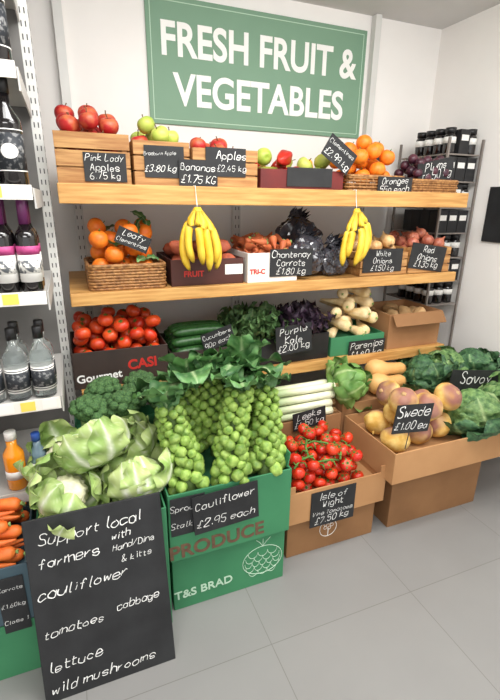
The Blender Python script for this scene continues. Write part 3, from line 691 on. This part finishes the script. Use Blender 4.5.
for row, (zz, pts) in enumerate(((.79, ((1.30, 1.99), (1.39, 1.98), (1.47, 1.99), (1.34, 2.09), (1.45, 2.09))), (.843, ((1.30, 1.99), (1.38, 2.0), (1.47, 1.99), (1.41, 2.1))), (.892, ((1.31, 2.0), (1.40, 1.99), (1.48, 2.0), (1.37, 2.1))), (.94, ((1.33, 2.02), (1.41, 2.01), (1.47, 2.05))), (.985, ((1.37, 2.05), (1.44, 2.05))))):
    for i, (x, y) in enumerate(pts):
        sg = 1 if (row+i) % 2 else -1
        spawn(PAR[(row*3+i) % 4], 'parsnip', 'tapered cream parsnip piled in the green tray', 'parsnip', (x+R.uniform(-.01, .01), y, zz+R.uniform(-.004, .006)), (R.uniform(-.1, .2), R.random(), sg*R.uniform(.2, .9)), R.uniform(.9, 1.08), 'parsnips')
sign(350, 340, 383, 359, YF-.014, ['Parsnips', '£1.80 kg'], 'black chalk sign reading Parsnips on the green tray')
o = card_box('open brown cardboard box at right end of lower shelf', 1.585, 1.95, YF, 2.2, z, .2, M['card'], .745)
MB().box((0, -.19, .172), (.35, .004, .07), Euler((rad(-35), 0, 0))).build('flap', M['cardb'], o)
fill(POT, 'potato', 'pale brown potato deep in the open box at right of lower shelf', 'potato', 'potatoes', 15, .037, 1.6, 1.94, YF+.012, 2.19, .76, seed=15)
# ---------------------------------------------------------------- floor display
card_box('lower green crate under the carrots', -.62, -.22, 1.2, 1.485, 0, .21, M['green'], .17, name='green_crate', cat='crate', holes=True)
card_box('slate blue printed crate holding carrots at left', -.62, -.22, 1.2, 1.485, .215, .21, M['cardblue'], .385, name='printed_crate', cat='crate')
sign(-6, 577, 34, 632, 1.197, ['Carrots', '£1.60kg', 'Class 1'], 'black chalk sign on the slate blue carrot crate, left frame edge')
for lay, n in ((0, 6), (1, 5), (2, 5), (3, 4), (4, 2)):
    for i in range(n):
        spawn(CAR[(lay+i) % 3], 'carrot', 'orange carrot lying sideways in the slate blue crate', 'carrot', (-.325+R.uniform(-.012, .012)-(.0 if i % 3 else .02), 1.235+i*.042+lay*.014, .408+lay*.035), (0, R.random(), PI/2*(1 if (i+lay) % 2 else -1)+R.uniform(-.12, .12)), .95, 'carrots')
        if lay > 0: spawn(CAR[(lay+i+1) % 3], 'carrot', 'orange carrot lying sideways in the slate blue crate', 'carrot', (-.515+R.uniform(-.01, .0), 1.235+i*.042+lay*.014, .408+lay*.035), (0, R.random(), PI/2*(1 if (i+lay) % 2 else -1)+R.uniform(-.08, .08)), .9, 'carrots')
# cauliflower
for z0, lb in ((0, 'lower green crate hidden behind the leaning blackboard'), (.245, 'upper green crate filled with cauliflowers')):
    card_box(lb, -.19, .2, 1.205, 1.57, z0, .245 if z0 == 0 else .255, M['green'], z0+.2, name='green_crate', cat='crate')
for (x, y, zz, rx, ry, s_, lb) in ((-.09, 1.33, .545, .45, -.25, 1.0, 'pale leafy cauliflower at the front left, above the blackboard'), (.12, 1.335, .545, .45, .1, 1.0, 'pale leafy cauliflower at the front right, beside the sprout stalks'),
      (-.1, 1.51, .575, .3, -.3, 1.0, 'pale leafy cauliflower at the back left, nearest the bottles'), (.105, 1.51, .575, .3, .2, 1.0, 'pale leafy cauliflower at the back right, below the broccoli'), (.012, 1.42, .655, .65, .05, 1.0, 'topmost pale leafy cauliflower in the middle of the heap')):
    spawn(cauli(), 'cauliflower', lb, 'cauliflower', (x, y, zz), (rx, ry, R.random()*6), s_, 'cauliflowers')
# sprouts
o = card_box('lower green crate with white lettering and vegetable outline', .217, .663, 1.25, 1.6, 0, .238, M['green'], .2, name='green_crate', cat='crate', prints=[('T&S BRAD', .05, -.24, .22, 'ink_p', .0008, -2)])
mb = MB(); yf = -.1762; cx_, cz_ = .13, .12
mb.tube([(cx_+.083*cos(t*.2094), yf, cz_+.066*sin(t*.2094)) for t in range(30)], .0015, 4, loop=True)
for rrow in range(5):   # overlapping leaf scales
    zz = cz_+.042-.022*rrow; half = .074*math.sqrt(max(.1, 1-((zz-cz_)/.074)**2)); n_ = (3, 4, 5, 4, 3)[rrow]
    for j in range(n_):
        c0 = cx_-half+(2*half)*(j+.5)/n_; w_ = half/n_
        mb.tube([(c0-w_*cos(PI*t/8), yf, zz-.024*sin(PI*t/8)) for t in range(9)], .0012, 4)
for sx_ in (-.02, 0, .022): mb.tube([(cx_, yf, cz_+.064), (cx_+sx_*.6, yf, cz_+.084), (cx_+sx_*1.4, yf, cz_+.1)], .0014, 4)
mb.build('printed_drawing', M['ink_p'], o)
o = card_box('upper green crate holding sprout stalks, printed with brown capitals', .21, .67, 1.23, 1.6, .246, .275, M['green'], .44, name='green_crate', cat='crate', prints=[('PRODUCE', .078, -.12, .06, 'ink_br', .002, -2)], inner=M['greenl'])
MB().box((.2265, -.1, .3), (.005, .13, .06), Euler((0, rad(8), 0))).build('corner_flap', M['green'], o)
for (bx, by, bz, tx, ty, tz, L, n, cx, cy, cr_, th, lb) in (
    (.295, 1.285, .485, .27, 1.40, .80, .31, 74, .03, .03, 1, 1.25, 'sprout stalk nearest the cauliflowers, left of the front three'),
    (.445, 1.27, .48, .475, 1.38, .84, .35, 82, -.04, .03, 1, 1.25, 'sprout stalk in the middle of the front three'),
    (.59, 1.285, .485, .66, 1.42, .80, .32, 76, .02, .02, 1, 1.25, 'sprout stalk at the right of the front three'),
    (.34, 1.43, .53, .32, 1.54, .80, .27, 52, -.04, .02, 2, 1.1, 'sprout stalk at the back left behind the front row'),
    (.45, 1.44, .54, .46, 1.54, .84, .28, 52, .02, .03, 1, 1.1, 'sprout stalk in the middle of the back row'),
    (.57, 1.44, .54, .63, 1.55, .83, .28, 52, .03, .03, 2, 1.1, 'sprout stalk at the back right, nearest the leeks')):
    b = Vector((bx, by, bz)); d = Vector((tx, ty, tz))-b
    spawn(stalkp(L, n, cx, cy, cr_, thick=th), 'sprout_stalk', 'green '+lb, 'brussels sprouts', b, d.to_track_quat('Z', 'Y').to_euler(), 1, 'brussels sprout stalks')
sign(170, 496, 206, 534, 1.226, ['Sprout', 'Stalks'], 'black chalk sign reading Sprout Stalks, half behind another sign', lean=-2, shift=-.1)
sign(194, 489, 259, 526, 1.216, ['Cauliflower', '£2.95 each'], 'black chalk sign reading Cauliflower on the green crate', roll=-3)
# leaning blackboard
bw, bh = .395, .585
an = math.atan2(.125, .57)
o = root('blackboard', 'large leaning blackboard with handwritten list of local vegetables', 'blackboard', (-.017, 1.07, .0), None, (-an, 0, 0))
MB().b2(-bw/2, bw/2, 0, .008, 0, bh).build('panel', M['chalkb'], o, bev=.002)
for t, x, zf, wf, wd in (('Support local', .09, .86, .76, .6), ('farmers', .07, .735, .44, .6), ('with', .60, .80, .15, .7), ('Hand/Dins', .60, .735, .33, .7), ('& kitts', .66, .665, .24, .65), ('cauliflower', .04, .57, .66, .6), ('tomatoes', .05, .36, .44, .6), ('cabbage', .58, .40, .34, .62), ('lettuce', .05, .165, .4, .6), ('wild mushrooms', .05, .045, .8, .6)):
    mb = MB(); s_ = wf*bw/sum(adv(c_) for c_ in t)
    write(mb, t, -bw/2+x*bw, zf*bh, s_, wd, y=-.0008, slant=R.uniform(.15, .32), rise=R.uniform(.02, .05), jit=.5)
    mb.build('lettering', M['chalk'], o)
# tomatoes
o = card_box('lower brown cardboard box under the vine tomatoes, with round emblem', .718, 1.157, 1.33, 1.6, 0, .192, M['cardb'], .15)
mb = MB(); yf = -.1355
mb.tube([(-.02+.042*cos(t*2*PI/32), yf, .1+.042*sin(t*2*PI/32)) for t in range(32)], .0016, 5, loop=True)
mb.tube([(-.02, yf, .062), (-.02, yf, .1)], .0025, 5)
for k in range(5): mb.tube([(-.02+.018*cos(k*1.257)+.008*cos(t*.6), yf, .113+.014*sin(k*1.257)+.008*sin(t*.6)) for t in range(10)], .0014, 4, loop=True)
mb.build('printed_emblem', M['cardwht'], o)
o = card_box('upper brown cardboard tray filled with vine tomatoes', .70, 1.175, 1.3, 1.6, .194, .175, M['cardl'], .28, low=.86)
for sg in (-1, 1): MB().box((sg*.222, -.1465, .142), (.03, .006, .08)).build('corner_tab', M['cardl'], o)
fill([T31], 'vine_tomato', 'glossy red vine tomato in the brown floor tray', 'tomato', 'vine tomatoes', 80, .029, .715, 1.1, 1.31, 1.58, .282, seed=16, tilt=.9, spread=1.1)
for (x, y, zz, a, lb) in ((.80, 1.36, .452, .4, 'green tomato vine on the left of the red vine tomatoes'), (.9, 1.41, .478, -.5, 'green tomato vine in the middle of the red vine tomatoes'), (.99, 1.37, .458, .8, 'green tomato vine on the right of the red vine tomatoes'), (.88, 1.335, .438, .1, 'green tomato vine at the front of the red vine tomatoes'), (.84, 1.43, .476, 1.2, 'green tomato vine at the back of the red vine tomatoes')):
    o = root('tomato_vine', lb, 'vine', (x, y, zz), 'tomato vines', (0, 0, a)); mb = MB()
    mb.tube([(-.07, 0, -.012), (-.03, .006, .006), (.02, -.004, .008), (.07, 0, -.01)], .0042, 6)
    for k in range(5): mb.tube([(-.06+.028*k, .0, .0), (-.055+.028*k, .018*(-1)**k, .005), (-.05+.028*k, .026*(-1)**k, -.012)], .0028, 5)
    mb.build('stem', M['calyx'], o, smooth=True)
sign(313, 489, 353, 522, 1.297, ['Isle of', 'Wight', 'Vine Tomatoes', '£7.50 kg'], 'black chalk sign reading Isle of Wight Vine Tomatoes')
# leeks
card_box('lower brown box beneath the leeks', .70, 1.14, 1.62, 1.835, 0, .22, M['card'], .18)
card_box('upper brown box of leeks behind the vine tomatoes', .70, 1.14, 1.62, 1.835, .221, .26, M['card'], .47)
leek = leekp()
for lay, n in ((0, 4), (1, 4), (2, 4), (3, 2)):
    for i in range(n):
        spawn(leek, 'leek', 'white and green leek stacked behind the vine tomatoes', 'leek', (1.12+R.uniform(-.03, .03), 1.652+.045*i+lay*.012, .49+lay*.036), (0, R.random()*.3, PI/2+R.uniform(-.06, .06)), 1, 'leeks')
sign(294, 410, 325, 427, 1.606, ['Leeks', '£4.50 kg'], 'black chalk sign reading Leeks on brown box', roll=-6)
# broccoli
for z0, lb in ((0, 'lower green crate beneath the broccoli'), (.29, 'upper green crate of broccoli under the tomato tray')):
    card_box(lb, -.06, .33, 1.59, 1.84, z0, .285, M['green'], z0+.24, name='green_crate', cat='crate')
for i, (x, y, zz, lb) in enumerate(((-.0, 1.66, .65, 'broccoli head at the left front, nearest the gin bottles'), (.145, 1.655, .66, 'broccoli head at the front middle, behind the cauliflowers'), (.285, 1.66, .65, 'broccoli head at the front right, beside the sprout leaves'), (.07, 1.78, .672, 'broccoli head at the back left, under the tray lettering'), (.215, 1.78, .677, 'broccoli head at the back right, under the tray corner'))):
    spawn(brocp(i+3), 'broccoli', 'dark green '+lb, 'broccoli', (x, y, zz), (.35, R.uniform(-.2, .2), R.random()*6), 1.0, 'broccoli heads')
# right boxes
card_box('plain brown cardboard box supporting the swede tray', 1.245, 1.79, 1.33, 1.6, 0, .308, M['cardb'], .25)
o = card_box('wide shallow brown tray of swedes and savoy cabbages', 1.165, 2.1, 1.25, 1.63, .309, .15, M['cardl'], .40)
for i, p in enumerate(pack(12, .063, 1.175, 1.6, 1.275, 1.62, .401, seed=17)):
    spawn(SWD[i % 4], 'swede', 'mottled yellow and purple swede in the wide brown tray', 'swede', p, (R.uniform(-.9, 1.0), R.uniform(-1.0, .9), R.uniform(-3, 3)), R.uniform(.95, 1.02), 'swedes')
for x, y, zz, s_, mk, lb in ((1.735, 1.40, .515, 1.0, 'savoyd', 'dark crinkled savoy cabbage beside the swedes at the tray front'), (1.97, 1.40, .515, 1.0, 'savoyd', 'dark crinkled savoy cabbage at the front right, cut by the frame edge')):
    spawn(savoyp('savoy', .105, mk, 1.12), 'savoy_cabbage', lb, 'cabbage', (x, y, zz), (.35, -.1, R.random()*6), s_, 'savoy cabbages')
sign(397, 405, 429, 432, 1.258, ['Swede', '£1.00 ea'], 'black chalk sign reading Swede standing among the swedes', spike=.08, roll=6)
sign(452, 371, 498, 399, 1.53, ['Savoy', 'Cabbage £1.50'], 'black chalk sign behind the front savoy cabbages', spike=.1, roll=8)
for x0, x1, lbs in ((1.16, 1.625, ('lower brown box beneath the squashes', 'upper brown box of butternut squash and pointed cabbage')), (1.635, 2.2, ('lower brown box beneath the back cabbages', 'upper brown box of dark cabbages below the shelf end'))):
    card_box(lbs[0], x0, x1, 1.645, 1.84, 0, .25, M['card'], .2)
    card_box(lbs[1], x0, x1, 1.645, 1.84, .251, .26, M['card'], .5)
pc = [('head', MB().ico(.06, 4, (0, 0, .02), (1, 1, 1.5), .08, 3, 4).mesh('head', M['point']))]+leaves(5, 'point', .22, .075, 10, 150, .02, -.07, ruf=.01, cup=.4, crin=.006, sh=.8, pw=.5, nv=18, nu=12)+leaves(5, 'point', .2, .075, 0, 85, .03, -.075, ruf=.016, cup=.25, crin=.008, sh=.9, pw=.45, nv=18, nu=12)
spawn(pc, 'pointed_cabbage', 'pale green leafy cabbage between leeks and butternut squash', 'cabbage', (1.235, 1.735, .585), (.9, .5, .4), .95)
bp = [(.001, -.1), (.03, -.098), (.05, -.075), (.056, -.045), (.048, -.01), (.036, .02), (.034, .06), (.035, .11), (.027, .13), (.001, .132)]
bn = [('body', MB().lathe(bp, 26).mesh('body', M['butter'])), ('stalk', MB().tube([(0, 0, .128), (.002, 0, .146)], [.009, .011], 7).mesh('stalk', M['stem']))]
for x, y, zz, rz, lb in ((1.45, 1.705, .56, .12, 'buff butternut squash lying in front, behind the swedes'), (1.5, 1.79, .6, -.05, 'buff butternut squash lying behind another squash')):
    spawn(bn, 'butternut_squash', lb, 'squash', (x, y, zz), (0, PI/2+.08, rz), 1.0, 'butternut squashes')
for x, y, zz, s_, mk, lb in ((1.72, 1.735, .60, 1.0, 'savoyd', 'dark savoy cabbage beside the butternut squash'), (1.9, 1.735, .61, 1.0, 'savoy', 'paler savoy cabbage in the middle of the back row'), (2.07, 1.735, .60, 1.0, 'savoyd', 'dark savoy cabbage in the back row by the right wall')):
    spawn(savoyp(mk, .085), 'savoy_cabbage', lb, 'cabbage', (x, y, zz), (.3, 0, R.random()*6), s_, 'savoy cabbages')
# ---------------------------------------------------------------- rack in the corner
RZs = [1.72, 1.575, 1.43, 1.285, 1.14, .995, .85, .5]
o = root('metal_rack', 'narrow metal rack of jars in the right corner', 'rack', (2.14, 2.28, 0))
for x in (-.125, .125):
    for y in (-.2, .2): MB().b2(x-.006, x+.006, y-.006, y+.006, 0, 1.8).build('post', M['rackm'], o)
for zz in RZs: MB().b2(-.118, .118, -.193, .193, zz-.008, zz).build('shelf', M['rackm'], o)
jar = [('glass', MB().lathe([(0, 0), (.028, 0), (.031, .006), (.031, .085), (.024, .1), (.001, .1)], 18).mesh('glass', M['g_dark'])), ('lid', MB().lathe([(0, .1), (.027, .1), (.027, .125), (0, .126)], 18).mesh('lid', M['cap_k'])), ('label', MB().lathe([(.0315, .05), (.0315, .08)], 18).mesh('label', M['lab_w']))]
jbox = [('body', MB().b2(-.036, .036, -.036, .036, 0, .128).mesh('body', M['lab_k'], False)), ('label', MB().b2(-.026, .026, -.0368, -.0362, .07, .1).mesh('label', M['lab_w'], False))]
for si, zz in enumerate(RZs[:7]):
    for xi, x in enumerate((-.092, -.015, .062)):
        for yi, y in enumerate((-.15, -.075, -.0, .075)):
            if si in (1, 3, 5) or (si in (0, 2) and xi == 1): spawn(jbox, 'gift_box', 'small black box with white label on corner rack', 'box', (2.155+x, 2.28+y, zz), (0, 0, 0), 1.0, 'boxes on the corner rack')
            else: spawn(jar, 'jar', 'dark glass jar with white label and black lid on corner rack', 'jar', (2.155+x, 2.28+y, zz), (0, 0, R.uniform(-.5, .5)), 1.08, 'jars on the corner rack')
# board on right wall
d = ray(492, 187); q = CAM+d*(XW/d.x); d = ray(492, 242); q2 = CAM+d*(XW/d.x)
o = root('wall_blackboard', 'small blackboard on the right wall, cut by the frame edge', 'blackboard', (XW-.006, q.y-.15, q2.z))
MB().b2(-.006, .006, -.15, .15, 0, q.z-q2.z).build('panel', M['chalkb'], o)
# ---------------------------------------------------------------- light
def area(loc, sx, sy, pw, rot=(0, 0, 0), col=(1, .99, .97)):
    l = bpy.data.lights.new('ceiling_and_fill_light', 'AREA'); l.shape = 'RECTANGLE'; l.size = sx; l.size_y = sy; l.energy = pw; l.color = col
    o = bpy.data.objects.new('ceiling_and_fill_light', l); COL.objects.link(o); o.location = loc; o.rotation_euler = rot
area((.4, .9, ZC-.03), 1.5, .5, 29)
area((1.4, .3, ZC-.03), 1.5, .5, 28)
area((-.4, -.9, ZC-.03), 1.6, .6, 46)
area((1.0, 1.0, ZC-.06), 2.0, .3, 17, (rad(50), 0, 0))  # added fill lamp, tilted to brighten the back wall, no real fitting
w = bpy.data.worlds.new('world'); S.world = w; w.use_nodes = True
w.node_tree.nodes['Background'].inputs[0].default_value = (1, .994, .984, 1); w.node_tree.nodes['Background'].inputs[1].default_value = 1.5
